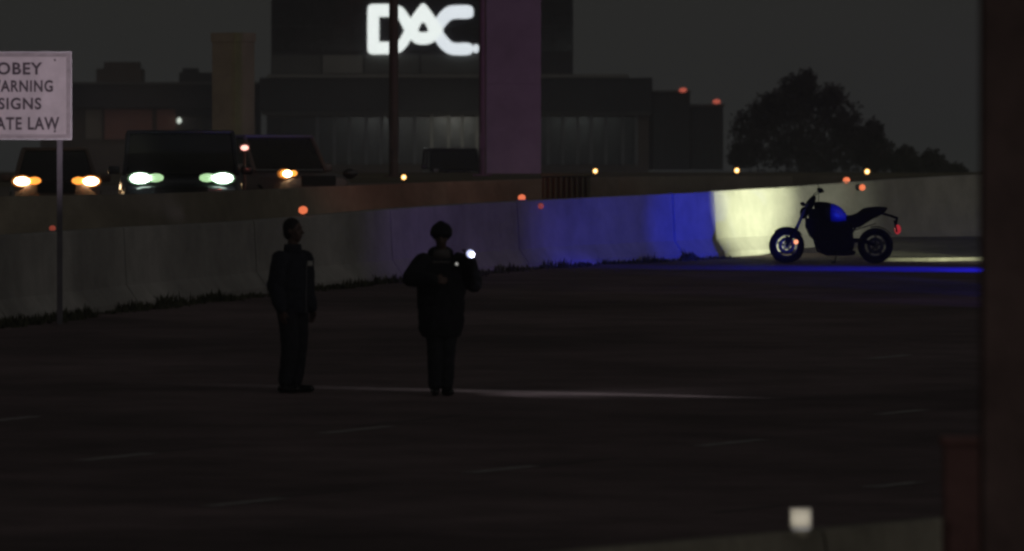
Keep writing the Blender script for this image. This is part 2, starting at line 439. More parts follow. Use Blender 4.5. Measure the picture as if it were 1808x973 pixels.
# weeds and litter along the foot of the wall
mb = MB(); rnd = random.Random(3)
def tuft(mb, c, r, h, n):
    for i in range(n):
        a = rnd.uniform(0, 6.28); b = rnd.uniform(0, 1) ** .5 * r
        p = c + Vector((math.cos(a) * b, math.sin(a) * b * .6, 0)); hh = h * rnd.uniform(.35, 1) * (1 - .5 * b / r)
        w_ = rnd.uniform(.008, .02); l = Vector((rnd.uniform(-.35, .35), rnd.uniform(-.3, .3), 1)).normalized() * hh
        q = Vector((math.cos(a * 3), math.sin(a * 3), 0)) * w_
        v = [mb.bm.verts.new(x) for x in (p - q, p + q, p + l * .6 + q * .8, p + l)]
        mb.bm.faces.new((v[0], v[1], v[2])); mb.bm.faces.new((v[0], v[2], v[3]))
for i in range(330):
    t = rnd.uniform(0, TL); p, h, d = along(WLp, t); px = 904 + p.x / p.y * F
    big = rnd.random() < (.35 if px < 460 else .12)
    nn = Vector((-d.y, d.x, 0))
    c = p - nn * rnd.uniform(.0, .35); c.z = g(c.y)
    tuft(mb, c, rnd.uniform(.12, .3), rnd.uniform(.14, .26) if big else rnd.uniform(.05, .13), 70 if big else 30)
tag(mb.build('weeds', 'weed'), 'dark dry weeds and litter along the foot of the wall', 'weeds', kind='stuff')

# reflectors on and in the wall top, given a glow of their own
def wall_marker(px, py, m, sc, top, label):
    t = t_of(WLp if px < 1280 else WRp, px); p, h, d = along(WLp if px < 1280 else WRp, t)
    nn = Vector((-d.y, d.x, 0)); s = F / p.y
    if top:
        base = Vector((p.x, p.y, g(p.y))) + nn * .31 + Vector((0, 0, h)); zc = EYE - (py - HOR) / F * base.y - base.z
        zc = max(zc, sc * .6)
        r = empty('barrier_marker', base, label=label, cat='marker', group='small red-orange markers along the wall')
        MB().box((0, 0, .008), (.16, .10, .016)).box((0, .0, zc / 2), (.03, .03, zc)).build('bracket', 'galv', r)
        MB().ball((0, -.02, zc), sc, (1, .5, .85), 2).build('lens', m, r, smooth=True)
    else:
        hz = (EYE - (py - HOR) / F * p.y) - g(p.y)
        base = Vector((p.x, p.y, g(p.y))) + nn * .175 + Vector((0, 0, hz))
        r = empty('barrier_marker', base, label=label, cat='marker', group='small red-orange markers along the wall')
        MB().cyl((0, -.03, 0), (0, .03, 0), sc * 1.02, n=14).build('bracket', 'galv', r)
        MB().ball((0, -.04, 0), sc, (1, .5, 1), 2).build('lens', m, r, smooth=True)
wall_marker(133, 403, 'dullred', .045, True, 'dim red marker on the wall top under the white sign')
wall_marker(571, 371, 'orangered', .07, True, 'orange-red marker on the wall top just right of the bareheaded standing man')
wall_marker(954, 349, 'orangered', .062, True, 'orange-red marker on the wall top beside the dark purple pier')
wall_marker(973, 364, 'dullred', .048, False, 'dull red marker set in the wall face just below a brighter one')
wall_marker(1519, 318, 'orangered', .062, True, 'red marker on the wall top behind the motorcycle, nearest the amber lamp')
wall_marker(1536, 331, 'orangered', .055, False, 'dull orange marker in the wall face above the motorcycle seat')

# ------------------------------------------------------------------ near barrier with reflector
nb = empty('near_barrier', G(1414, 1005), label='pale concrete barrier cutting across the bottom right corner with a square reflector on it', cat='barrier')
def nbp(px):   # top line of the barrier: row in photo
    top = 957 + (px - 1208) * (917 - 957) / (1660 - 1208)
    s = (top - 53) / (EYE - .81); d = F / s
    return Vector(((px - 904) / F * d, d, g(d)))
for a, b in [(-600, 520), (520, 1012), (1012, 1452), (1452, 1900), (1900, 2700)]:
    A, B = nbp(a), nbp(b); d = (B - A).normalized(); nn = Vector((-d.y, d.x, 0)).normalized()
    A = A + d * .012; B = B - d * .012; rows = []
    for k in range(5):
        p = A.lerp(B, k / 4); p.z = g(p.y)
        rows.append([p + nn * u + Vector((0, 0, z)) - nb.location for u, z in [(-.25, -.02), (-.25, .08), (-.1, .3), (-.01, .79), (.01, .81), (.16, .81), (.18, .79), (.27, .3), (.42, .08), (.42, -.02)]])
    MB().rows(rows, closed=True, caps=True).build('barrier_segment', 'concrete2', nb)
p = nbp(1414); zt = EYE - (915 - HOR) / F * p.y
r = empty('square_reflector', p + Vector((0, .05, .81)), label='small pale square reflector standing on the near barrier at bottom right', cat='reflector')
r.rotation_euler = (0, 0, R(3))
zc = zt - (p.z + .81)
MB().box((0, .03, .012), (.11, .10, .024), bev=.003).box((0, .035, zc / 2 + .01), (.04, .02, zc)).build('bracket', 'galv', r)
MB().box((0, .012, zc), (.135, .012, .12), bev=.003).build('backing_plate', 'signframe', r)
MB().box((0, 0, zc), (.122, .008, .105), bev=.002).build('reflector_face', 'reflw', r)

# near rusty column and short post at the right edge
c0 = GX(1850, 31)
r = empty('steel_column', c0, label='thick out-of-focus rusty steel column at the right edge of the picture', cat='column')
mb = MB(); mb.box((0, .12, 3.5), (.52, .03, 7.0)).box((0, -.12, 3.5), (.52, .03, 7.0)).box((.0, 0, 3.5), (.03, .209, 7.0)); mb.build('shaft', 'rust', r, bevel=.004)
MB().box((0, 0, .02), (.7, .5, .04), bev=.005).build('base_plate', 'rust', r)
for sx in (-.29, .29):
    for sy in (-.19, .19): MB().cyl((sx, sy, .04), (sx, sy, .08), .022, n=6).build('bolt', 'rust', r)
c1 = GX(1699, 37); s1 = F / 37; zt = EYE - (770 - HOR) / s1 - c1.z
r = empty('short_post', c1, label='short blurred reddish steel post in front of the thick column', cat='post')
MB().box((0, 0, zt / 2 - .02), (.18, .18, zt - .04), bev=.01).build('shaft', 'rust2', r)
MB().box((0, 0, zt - .02), (.21, .21, .04), bev=.008).build('cap', 'rust2', r)
MB().box((0, -.098, zt * .75), (.13, .012, .16), bev=.003).build('face_plate', 'rust2', r)

# ------------------------------------------------------------------ warning sign
sd = 100.6; ss = F / sd
sc_ = P(35, 169, sd)
sg = empty('road_sign', (sc_.x, sd, g(sd)), label='white OBEY WARNING SIGNS STATE LAW road sign cut off by the left picture edge', cat='sign')
zc = sc_.z - g(sd); W_, H_ = 184 / ss, 156 / ss
MB().box((0, .02, zc), (W_, .03, H_), bev=.006).build('sign_frame', 'signframe', sg)
mb = MB()
for sx in (-1, 1): mb.box((sx * (W_ / 2 - .008), .0, zc), (.014, .012, H_))
for sz in (-1, 1): mb.box((0, .0, zc + sz * (H_ / 2 - .008)), (W_ - .03, .012, .014))
mb.build('frame_edge', 'galv', sg)
MB().box((0, -.002, zc), (W_ - 20 / ss, .012, H_ - 18 / ss), bev=.003).build('sign_panel', 'signwhite', sg)
for sx in (-1, 1):
    MB().box((sx * 70 / ss, .065, (zc + H_ / 2) / 2 - .05), (.07, .05, zc + H_ / 2 + .1), bev=.004).build('post', 'fpost', sg)
    for sz in (-1, 1): MB().cyl((sx * 62 / ss, -.016, zc + sz * 63 / ss), (sx * 62 / ss, -.004, zc + sz * 63 / ss), .014, n=8).build('bolt', 'signink', sg)
def text_mesh(s, h, wd):
    cu = bpy.data.curves.new('t', 'FONT'); cu.body = s; cu.extrude = .5; cu.offset = .028; cu.space_character = 1.12
    o = bpy.data.objects.new('t', cu); COL.objects.link(o)
    dg = bpy.context.evaluated_depsgraph_get(); me = bpy.data.meshes.new_from_object(o.evaluated_get(dg))
    bpy.data.objects.remove(o)
    xs = [v.co.x for v in me.vertices]; ys_ = [v.co.y for v in me.vertices]
    x0, x1, y0, y1 = min(xs), max(xs), min(ys_), max(ys_)
    for v in me.vertices:
        x = (v.co.x - (x0 + x1) / 2) / (x1 - x0) * wd; z = (v.co.y - (y0 + y1) / 2) / (y1 - y0) * h
        v.co = (x, -v.co.z * .006, z)
    me.materials.clear(); return me
for s, h, wd, cy in [('OBEY', 22, 80, 121), ('WARNING', 21, 117, 152), ('SIGNS', 21, 76, 183), ('STATE LAW', 23, 140, 218)]:
    me = text_mesh(s, h / ss, wd / ss)
    bmx = bmesh.new(); bmx.from_mesh(me); bmesh.ops.remove_doubles(bmx, verts=bmx.verts, dist=1e-5); left_ = set(bmx.verts)
    while left_:
        st_ = [left_.pop()]; isl = set(st_)
        while st_:
            v = st_.pop()
            for e_ in v.link_edges:
                o_ = e_.other_vert(v)
                if o_ in left_: left_.discard(o_); isl.add(o_); st_.append(o_)
        lst = list(isl); ix = {v: i for i, v in enumerate(lst)}
        lm = bpy.data.meshes.new('letter')
        lm.from_pydata([v.co[:] for v in lst], [], [[ix[v] for v in f_.verts] for f_ in bmx.faces if f_.verts[0] in isl])
        link('letter', lm, 'signink', sg, loc=(0, -.0115, EYE - (cy - HOR) / ss - g(sd)))
    bmx.free()

# ------------------------------------------------------------------ columns and poles beyond the wall
def base_at(px, d): return GX(px, d)
for (px, wpx, d, lab) in [(695, 17, 204, 'slim brown steel pole crossing the lit letters of the building'), (852, 13, 207, 'slim dark pole standing against the left side of the purple pier')]:
    s = F / d; b = base_at(px, d); r = empty('street_pole', b, label=lab, cat='pole')
    MB().cyl((0, 0, 0), (0, 0, 11), wpx / s / 2, wpx / s / 2 * .92, n=16).build('shaft', 'brownpole', r, smooth=False)
    MB().box((0, 0, .02), (.5, .5, .04)).build('base_plate', 'brownpole', r)
    MB().box((0, -.17, .9), (.16, .06, .4), bev=.01).build('hand_hole_cover', 'brownpole', r)
d = 214; s = F / d; b = base_at(907, d)
r = empty('bridge_pier', b, label='tall wide concrete pier tinted purple in front of the glass building', cat='pier')
wd = 96 / s
for i in range(5):
    z0 = i * 2.4 - (.3 if i == 0 else 0)
    MB().box((0, 0, (z0 + (i + 1) * 2.4) / 2), (wd, 1.3, (i + 1) * 2.4 - z0 - .002), bev=.006).build('pier_segment', 'pier', r)
MB().box((0, 0, 12.6), (4.6, 1.7, 1.2), bev=.05).build('pier_cap', 'pier', r)
d = 236; s = F / d; b = base_at(412, d); top = EYE + (HOR - 58) / s - b.z
r = empty('square_pier', b, R(-38), label='ochre square concrete pier with a slightly wider cap above the black car', cat='pier')
a = 75 / s / 1.40
MB().box((0, 0, (top - .28) / 2), (a, a, top - .28), bev=.02).build('shaft', 'ochre', r)
MB().box((0, 0, top - .14), (a * 1.07, a * 1.07, .28), bev=.02).build('pier_cap', 'ochre', r)

# amber lamps on slim posts beyond the wall
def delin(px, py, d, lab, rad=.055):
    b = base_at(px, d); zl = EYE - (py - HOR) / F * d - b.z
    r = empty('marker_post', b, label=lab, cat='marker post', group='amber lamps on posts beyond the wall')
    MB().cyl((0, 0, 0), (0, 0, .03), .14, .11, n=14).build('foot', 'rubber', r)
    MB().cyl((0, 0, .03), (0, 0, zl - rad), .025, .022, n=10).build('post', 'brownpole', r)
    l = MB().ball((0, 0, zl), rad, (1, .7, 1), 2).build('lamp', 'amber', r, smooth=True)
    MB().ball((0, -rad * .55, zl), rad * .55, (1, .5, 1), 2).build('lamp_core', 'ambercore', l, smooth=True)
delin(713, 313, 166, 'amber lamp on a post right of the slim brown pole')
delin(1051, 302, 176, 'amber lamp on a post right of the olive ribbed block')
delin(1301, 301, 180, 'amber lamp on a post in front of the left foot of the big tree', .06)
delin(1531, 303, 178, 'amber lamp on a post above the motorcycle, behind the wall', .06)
# pink-red lamp on post beside black car
b = base_at(432, 158); zl = EYE - (261 - HOR) / F * 158 - b.z
r = empty('signal_post', b, label='pinkish red lamp on a slim post just right of the black car roof', cat='signal')
MB().cyl((0, 0, 0), (0, 0, zl - .09), .03, n=10).build('post', 'brownpole', r)
MB().box((0, .03, zl), (.22, .12, .18), bev=.015).build('lamp_housing', 'brownpole', r)
MB().ball((0, -.04, zl), .068, (1.2, .5, .8), 2).build('lamp', 'pinklamp', r, smooth=True)
# low concrete barrier between the wall and the oncoming cars
fb = empty('median_barrier', base_at(560, 143), label='plain low concrete barrier running behind the wall and hiding the car wheels', cat='barrier')
FB = []
for px in [-900, -500, -100, 300, 540, 800, 1100, 1400, 1700, 2100]:
    top_ = {-900: 372, -500: 360, -100: 349, 300: 342, 540: 332, 800: 321, 1100: 312, 1400: 310, 1700: 312, 2100: 314}[px]
    d_ = F / ((top_ - 53) / (EYE - .95)); FB.append(base_at(px, d_))
FN = []
for q_ in range(len(FB)):
    dd = FB[min(q_ + 1, len(FB) - 1)] - FB[max(q_ - 1, 0)]; dd.z = 0; dd.normalize(); FN.append(Vector((-dd.y, dd.x, 0)))
for q_ in range(len(FB) - 1):
    rows = []
    for k_ in range(5):
        t_ = k_ / 4 * .9998; p = FB[q_].lerp(FB[q_ + 1], t_); p.z = g(p.y); nn = FN[q_].lerp(FN[q_ + 1], t_)
        rows.append([p + nn * u + Vector((0, 0, z)) - fb.location for u, z in [(-.1, -.02), (-.1, .08), (.04, .3), (.12, .93), (.14, .95), (.30, .95), (.32, .93), (.40, .3), (.54, .08), (.54, -.02)]])
    MB().rows(rows, closed=True, caps=True).build('barrier_segment', 'medbar', fb)
# ribbed block behind the wall
d = 146; s = F / d; b = base_at(1000, d); zt = EYE - (306 - HOR) / s - b.z
r = empty('ribbed_block', b, label='low olive ribbed block behind the wall right of the purple pier', cat='barrier')
MB().box((0, .35, zt / 2 - .02), (86 / s, .66, zt - .06), bev=.02).build('core', 'olive', r)
MB().box((0, .3, zt - .03), (90 / s, .8, .06), bev=.01).build('top_rail', 'olive', r)
nb_ = 9
for i in range(nb_): MB().box(((i - (nb_ - 1) / 2) * 86 / s / nb_, -.02, zt / 2 - .03), (.05, .08, zt - .08), bev=.01).build('rib', 'olive', r)

# ------------------------------------------------------------------ the building
BD = 600.0; BS = F / BD
def bx(px): return (px - 904) / BS
def bz(py): return EYE - (py - HOR) / BS
gz = g(BD)
def block(x0, x1, ytop, ybot, y0, depth, name, m, par, bev=0):
    X0, X1, Z1, Z0 = bx(x0), bx(x1), bz(ytop), (bz(ybot) if ybot is not None else gz)
    return MB().box(((X0 + X1) / 2, y0 + depth / 2, (Z0 + Z1) / 2), (X1 - X0, depth, Z1 - Z0), bev=bev).build(name, m, par, loc=(-par.location.x, 0, -par.location.z))
def bempty(px, label, cat, name='office_building'):
    e = empty(name, (bx(px), BD, gz), label=label, cat=cat); return e
B = bempty(740, 'dark glass office block with big lit letters D A C high on its front', 'building')
# storey heights in rows; shaft of the tower
block(478, 1012, -420, 131, 1.2, 22, 'tower_core', 'tower', B)
pw = (1012 - 478) / 15
pane_me = None
for j in range(12):
    for i in range(15):
        x0 = 478 + i * pw; y1 = 92 - j * 46; y0 = y1 - 46
        if pane_me is None:
            pane_me = MB().box((0, 0, 0), (pw / BS - .09, .12, 46 / BS - .16)).mesh('window_pane')
        link('window_pane', pane_me, 'glassdark', B, loc=(bx(x0 + pw / 2) - B.location.x, 1.14, bz((y0 + y1) / 2) - B.location.z))
# band of low windows under the letters, their faint light put into paler colours
for i, (x0, x1) in enumerate([(480, 566), (569, 640), (643, 740), (743, 850), (853, 955), (958, 1010)]):
    block(x0, x1, 97, 129, .9, .3, 'low_window', ['ledge2', 'ledge', 'ledge2', 'ledge2', 'tower', 'tower'][i], B)
block(472, 1110, 131, 137, -.2, 24, 'roof_ledge', 'ledge', B)
block(458, 1152, 137.4, 196, 0, 24, 'fascia', 'fascia', B)
block(462, 1150, 196.3, 203, .25, 23, 'lower_ledge', 'ledge2', B)
block(470, 1146, 203.3, None, 1.0, 22, 'shop_wall', 'brownwall', B)
rb = random.Random(5)
xx = 560
edges = []
while xx < 1140: edges.append(xx); xx += rb.choice([24, 26, 30])
for i, x in enumerate(edges):
    bright = 735 < x < 850  # stronger light on this stretch is put into the mullion colour
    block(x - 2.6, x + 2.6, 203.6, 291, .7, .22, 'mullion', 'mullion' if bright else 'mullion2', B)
    if i + 1 < len(edges): block(x + 3, edges[i + 1] - 3, 207, 290, .9, .08, 'shop_window', 'shopglass', B)
for (x0, x1) in [(472, 500), (502, 530), (532, 557)]: block(x0, x1, 207, 290, .9, .08, 'shop_window', 'shopglass', B)
# lit letters (outlines in the building's own metres, 1 unit = 1/8.218 photo pixel)
k = 1 / 8.218
def L2(pts): return [(bx(640 + x * k) - B.location.x, bz(y * k) - B.location.z) for x, y in pts]
def smoothpoly(pts, n=2, closed=True):
    for _ in range(n):
        q = []
        for i in range(len(pts)):
            a = pts[i]; b = pts[(i + 1) % len(pts)]
            q += [(a[0] * .75 + b[0] * .25, a[1] * .75 + b[1] * .25), (a[0] * .25 + b[0] * .75, a[1] * .25 + b[1] * .75)]
        pts = q
    return pts
def letter(outer, inner, y, m, par, name):
    """letter with optional hole, extruded toward the viewer"""
    cu = bpy.data.curves.new('c', 'CURVE'); cu.dimensions = '2D'; cu.fill_mode = 'BOTH'; cu.extrude = .12
    for poly in [outer] + ([inner] if inner else []):
        sp = cu.splines.new('POLY'); pp = L2(poly); sp.points.add(len(pp) - 1); sp.use_cyclic_u = True
        for p_, (x, z) in zip(sp.points, pp): p_.co = (x, z, 0, 1)
    o = bpy.data.objects.new('c', cu); COL.objects.link(o)
    dg = bpy.context.evaluated_depsgraph_get(); me = bpy.data.meshes.new_from_object(o.evaluated_get(dg)); bpy.data.objects.remove(o)
    for v in me.vertices: v.co = (v.co.x, y - v.co.z, v.co.y)
    me.materials.clear(); me.materials.append(M[m]); me.materials.append(M['letterside'])
    me.update()
    for f in me.polygons: f.material_index = 0 if abs(f.normal.y) > .7 else 1
    return link(name, me, m, par)
Do = smoothpoly([(70, 150), (76, 96), (108, 62), (165, 56), (420, 58), (540, 80), (610, 130), (715, 290), (740, 440), (690, 600), (620, 700), (545, 765), (420, 785), (165, 788), (108, 782), (76, 748), (70, 695), (70, 440)], 1)
Di = [(240, 244), (480, 242), (512, 262), (550, 330), (606, 440), (550, 550), (512, 595), (480, 606), (240, 606)]
Ao = smoothpoly([(880, 30), (955, 110), (1090, 300), (1180, 440), (1080, 570), (990, 635), (880, 650), (770, 635), (690, 570), (610, 440), (680, 290), (805, 110)], 2)
Ai = smoothpoly([(880, 290), (800, 440), (830, 468), (930, 468), (962, 440)], 1)
Co = smoothpoly([(1540, 70), (1610, 110), (1612, 240), (1540, 272), (1340, 268), (1275, 290), (1210, 360), (1155, 440), (1210, 520), (1290, 610), (1350, 625), (1540, 618), (1600, 650), (1602, 770), (1530, 802), (1310, 800), (1220, 770), (1130, 700), (1050, 590), (960, 440), (1050, 290), (1120, 180), (1220, 95), (1310, 75)], 2)
Dot = [(1645 + 46 * math.cos(t * .314), 705 + 66 * math.sin(t * .314)) for t in range(20)]
sgn = B
letter(Do, Di, .45, 'letter', B, 'lit_letter'); letter(Ao, Ai, .36, 'letter', B, 'lit_letter')
letter(Co, None, .40, 'lettercool', B, 'lit_letter'); letter(Dot, None, .42, 'lettercool', B, 'lit_letter')
spot('facade_spot', P(795, 180, 570), P(795, 255, 600.7), 24, 1.0, 700, (1, 1, .88), .3)  # unseen spots added before the facades to brighten them
spot('facade_spot', P(640, 150, 560), P(640, 255, 600.7), 34, 1.0, 650, (.95, 1, .95), .3)
spot('facade_spot', P(1040, 150, 560), P(1040, 255, 600.7), 34, 1.0, 500, (.9, 1, .95), .3)
spot('facade_spot', P(230, 150, 575), P(230, 225, 600.7), 30, 1.0, 420, (1, .72, .6), .3)
# right-hand stepped wings
B2 = bempty(1210, 'dark lower wings stepping down at the right end of the office block', 'building', 'stepped_wing')
block(1154, 1220, 163, 300, 3, 18, 'wing_wall', 'fascia', B2); block(1151, 1222, 159, 162.6, 2.8, 18.4, 'roof_ledge', 'ledge2', B2)
block(1223, 1280, 187, 300, 5, 16, 'wing_wall', 'fascia', B2); block(1221, 1283, 183, 186.6, 4.8, 16.4, 'roof_ledge', 'ledge2', B2)
for i in range(5): block(1160 + i * 12, 1168 + i * 12, 235, 292, 2.9, .2, 'window', 'shopglass', B2)
for i in range(4): block(1229 + i * 13, 1237 + i * 13, 240, 292, 4.9, .2, 'window', 'shopglass', B2)
for (px, py) in [(1207, 160), (1268, 180)]:
    lp = MB().box((bx(px) - B2.location.x, 2.9 if px < 1220 else 4.9, bz(py + 1.6) - B2.location.z), (.35, .3, .16)).build('lamp_base', 'fascia', B2)
    MB().ball((bx(px) - B2.location.x, 2.6 if px < 1220 else 4.6, bz(py - 1.5) - B2.location.z), .24, (1.3, 1, .75), 2).build('roof_lamp', 'beacon', B2, smooth=True)
# left wing
B3 = bempty(300, 'low left building with dark flat fascia and dull red wall panels', 'building', 'shop_building')
block(60, 456, 145, 149, -.6, 16, 'roof_ledge', 'ledge2', B3); block(64, 452, 149.4, 190, -.3, 15, 'fascia', 'fascia', B3)
block(70, 450, 190.4, None, 1.0, 14, 'wall', 'brownwall', B3)
for (x0, x1) in [(184, 268), (276, 309)]: block(x0, x1, 193, 246, .7, .25, 'red_panel', 'redwall', B3)
block(150, 178, 193, 246, .75, .2, 'brown_panel', 'pier', B3)
block(309.6, 449, 190.4, 204, .2, .7, 'soffit', 'fascia', B3)
for i in range(4): block(322 + i * 32, 350 + i * 32, 208, 290, .8, .15, 'shop_window', 'shopglass', B3)
block(165, 246, 120, 144.6, 4, 5, 'rooftop_unit', 'brownwall', B3); block(178, 240, 108, 119.6, 4.4, 4, 'rooftop_unit', 'brownwall', B3)
block(312, 372, 127, 144.6, 4, 4, 'rooftop_unit', 'tower', B3); block(318, 345, 119, 126.6, 4.4, 3, 'rooftop_unit', 'tower', B3)
MB().ball((bx(316) - B3.location.x, .3, bz(213) - B3.location.z), .19, (1, .7, 1.2), 2).build('wall_lamp', 'whitelamp', B3, smooth=True)

# ------------------------------------------------------------------ trees
def tree(name, px, d, clumps, lab, seed, cat='tree', group=None, n=230, leaf=.16):
    rr = random.Random(seed); b = Vector(((px - 904) / F * d, d, g(d))); s = F / d
    r = empty(name, b, label=lab, cat=cat)
    if group: r['group'] = group
    mb = MB(); top = max(EYE - (c[1] - HOR) / s - b.z for c in clumps)
    mb.tube([(0, 0, -.1), (.05, 0, top * .25), (-.1, .1, top * .6)], [.22, .16, .08], 8)
    for (cx, cy, cr) in clumps:
        c = Vector(((cx - px) / s, rr.uniform(-.6, .6), EYE - (cy - HOR) / s - b.z))
        mb.tube([(0, 0, top * rr.uniform(.15, .35)), c * .6 + Vector((0, 0, top * .1)), c], [.08, .05, .025], 6)
    mb.build('trunk', 'bark', r)
    cb = bmesh.new()
    for (cx, cy, cr) in clumps:
        c = Vector(((cx - px) / s, rr.uniform(-.8, .8), EYE - (cy - HOR) / s - b.z)); R_ = cr / s
        for i in range(n):
            v = Vector((rr.gauss(0, 1), rr.gauss(0, 1), rr.gauss(0, 1))).normalized() * (rr.random() ** .4) * R_ * rr.choice([.9, 1, 1, 1.14, 1.32])
            p = c + v
            if p.z < .02: continue
            for _ in range(3):
                q = Vector((rr.gauss(0, 1), rr.gauss(0, 1), rr.gauss(0, 1))).normalized(); q2 = q.orthogonal().normalized()
                lf = leaf * rr.uniform(.5, 1.1); o = p + Vector((rr.gauss(0, .07), rr.gauss(0, .07), rr.gauss(0, .07)))
                vs = [cb.verts.new(o + q * lf * a_ + q2 * lf * b_) for a_, b_ in ((-.9, 0), (0, -.45), (.9, 0), (0, .45))]
                cb.faces.new(vs)
    me = bpy.data.meshes.new('crown'); cb.to_mesh(me); cb.free(); link('crown', me, 'leaf', r)
big = [(1405, 160, 27), (1385, 190, 33), (1440, 178, 34), (1350, 205, 33), (1325, 230, 32), (1480, 205, 36), (1400, 230, 46), (1450, 245, 46), (1345, 262, 42), (1310, 275, 24), (1500, 235, 30), (1400, 280, 40), (1500, 275, 38), (1450, 290, 34), (1425, 143, 16), (1520, 255, 24), (1365, 182, 17), (1470, 170, 18)]
tree('broad_tree', 1415, 430, big, 'big round-crowned dark tree against the sky behind the motorcycle', 11, n=330)
tree('small_tree', 1543, 420, [(1543, 228, 14), (1540, 250, 22), (1556, 268, 20), (1535, 280, 22), (1560, 285, 16)], 'smaller pointed tree against the right flank of the big tree', 12, n=260)
tree('round_bush', 1590, 410, [(1585, 282, 17), (1602, 274, 15), (1612, 290, 14), (1590, 295, 16)], 'low round bush just right of the small pointed tree', 13, 'bush', n=200)
tree('round_bush', 1650, 415, [(1642, 280, 15), (1656, 288, 14), (1630, 290, 14), (1666, 297, 10)], 'low bush at the middle of the dark hedge line on the right', 14, 'bush', n=200)
tree('round_bush', 1690, 400, [(1690, 299, 9), (1680, 302, 9), (1700, 304, 6)], 'lowest small bush where the hedge line ends against the sky', 15, 'bush', n=120)

# ------------------------------------------------------------------ cars
def make_wheel(par, x, y, r=.34):
    t = MB().torus((0, 0, 0), r - .09, .09, 28, 10, 1.15).build('wheel', 'rubber', par, loc=(x, y, r), rot=(0, 0, R(90)), smooth=True)
    mb = MB(); mb.cyl((0, -.07, 0), (0, .07, 0), r - .13, n=24)
    for i in range(5):
        a = i * 1.2566; mb.box((math.cos(a) * .1, 0, math.sin(a) * .1), (.2, .17, .045), ry=-a)
    mb.build('rim', 'rim', t)
def make_car(loc, rz, label, paint, lamps, suv=True, name='parked_car', W=1.9, H=1.78, L=4.7, lampw=.34, lamph=.15, cat='car', lampz=.86):
    r = empty(name, loc, rz, label=label, cat=cat)
    belt = H * .56; hood = belt - .06
    # lower body: rounded sections from nose (y=-L/2) to tail
    st = [(-L / 2, .42, .78, .72), (-L / 2 + .12, .30, hood - .12, .90), (-L / 2 + .45, .24, hood - .02, .97), (-L / 2 + 1.2, .22, hood + .03, 1.0), (-.3, .22, belt, 1.0), (L / 2 - .8, .22, belt, 1.0), (L / 2 - .12, .28, belt - .03, .95), (L / 2, .40, belt - .14, .86)]
    rows = []
    for (y, z0, z1, k) in st:
        w2 = W / 2 * k; zm = z0 + (z1 - z0) * .55
        rows.append([(-w2 * .85, y, z0), (w2 * .85, y, z0), (w2 * .97, y, z0 + .1), (w2, y, zm), (w2 * .96, y, z1 - .06), (w2 * .84, y, z1), (-w2 * .84, y, z1), (-w2 * .96, y, z1 - .06), (-w2, y, zm), (-w2 * .97, y, z0 + .1)])
    o = MB().rows(rows, closed=True, caps=True).build('body', paint, r, smooth=True, bevel=.03)
    # greenhouse
    yA, yB = -L / 2 + 1.25, (L / 2 - .15 if suv else L / 2 - .9)
    def gr(y, z, k): w2 = W / 2 * k; return (y, z, w2)
    tw = .84 if suv else .70
    f0, f1 = (yA, belt - .02, .90), (yA + (.55 if suv else .95), H - .05, tw)
    b0, b1 = (yB, belt - .02, .86), (yB - (.3 if suv else .7), H - .07, tw)
    def q(p, sx): return (sx * W / 2 * p[2], p[0], p[1])
    MB().rows([[q(f0, -1), q(f0, 1), q(b0, 1), q(b0, -1)], [q(f1, -1), q(f1, 1), q(b1, 1), q(b1, -1)]], closed=True, caps=True).build('cabin_glass', 'carglass', r, bevel=.06)
    MB().box((0, (f1[0] + b1[0]) / 2, H - .03), (W * (tw + .02), b1[0] - f1[0] + .06, .07), bev=.03).build('roof', paint, r, smooth=True)
    for sx in (-1, 1):
        for a, b in ((q(f0, sx), q(f1, sx)), (q(b0, sx), q(b1, sx))): MB().cyl(Vector(a), Vector(b), .045, n=8).build('pillar', paint, r)
        m0 = (Vector(q(f0, sx)) + Vector(q(b0, sx))) / 2; m1 = (Vector(q(f1, sx)) + Vector(q(b1, sx))) / 2; MB().cyl(m0, m1, .04, n=8).build('pillar', paint, r)
        MB().box((sx * (W / 2 + .08), yA + .35, belt + .06), (.22, .14, .16), bev=.04).build('wing_mirror', paint, r, smooth=True)
        for y in (-L / 2 + .9, L / 2 - .95): make_wheel(r, sx * (W / 2 - .11), y)
    gl = MB().box((0, -L / 2 - .005, .70), (W * .42, .06, .20), bev=.02).build('grille', 'bikeblack', r)
    for i in range(4): MB().box((0, -L / 2 - .04, .63 + i * .046), (W * .40, .016, .014)).build('grille_bar', 'rim', gl)
    MB().box((0, -L / 2 - .0, .42), (W * .8, .14, .2), bev=.05).build('bumper', 'cargrey', r, smooth=True)
    MB().box((0, -L / 2 - .08, .44), (.32, .012, .15), bev=.003).build('number_plate', 'plate', r)
    for sx, ml in zip((-1, 1), lamps):
        hx = sx * (W / 2 - (.2 if W > 2.2 else .06) - lampw / 2)
        h = MB().ball((hx, -L / 2 + .07, lampz), lampw / 2 + .04, (1, .55, (lamph + .05) / (lampw + .05)), 3).build('headlight', 'lensrimw' if ml == 'lensw' else ('lensglow' if ml == 'lenswarm' else 'carglass'), r, smooth=True)
        if ml != 'carglass' and ml != 'plate':  # inner glowing shapes added to stand in for headlight flare
            MB().ball((hx - sx * lampw * .72, -L / 2 - .03, lampz + .01), lampw * .36, (1.1, .3, lamph / lampw * 1.2), 2).build('amber_flare' if ml == 'lenswarm' else 'pale_flare', 'flare_amber' if ml == 'lenswarm' else 'flare_pale', h, smooth=True)
        MB().ball((hx, -L / 2 - .085, lampz), lampw / 2 * .9, (1, .12, lamph / lampw * 1.05), 3).build('lens', ml, h, smooth=True)
    return r
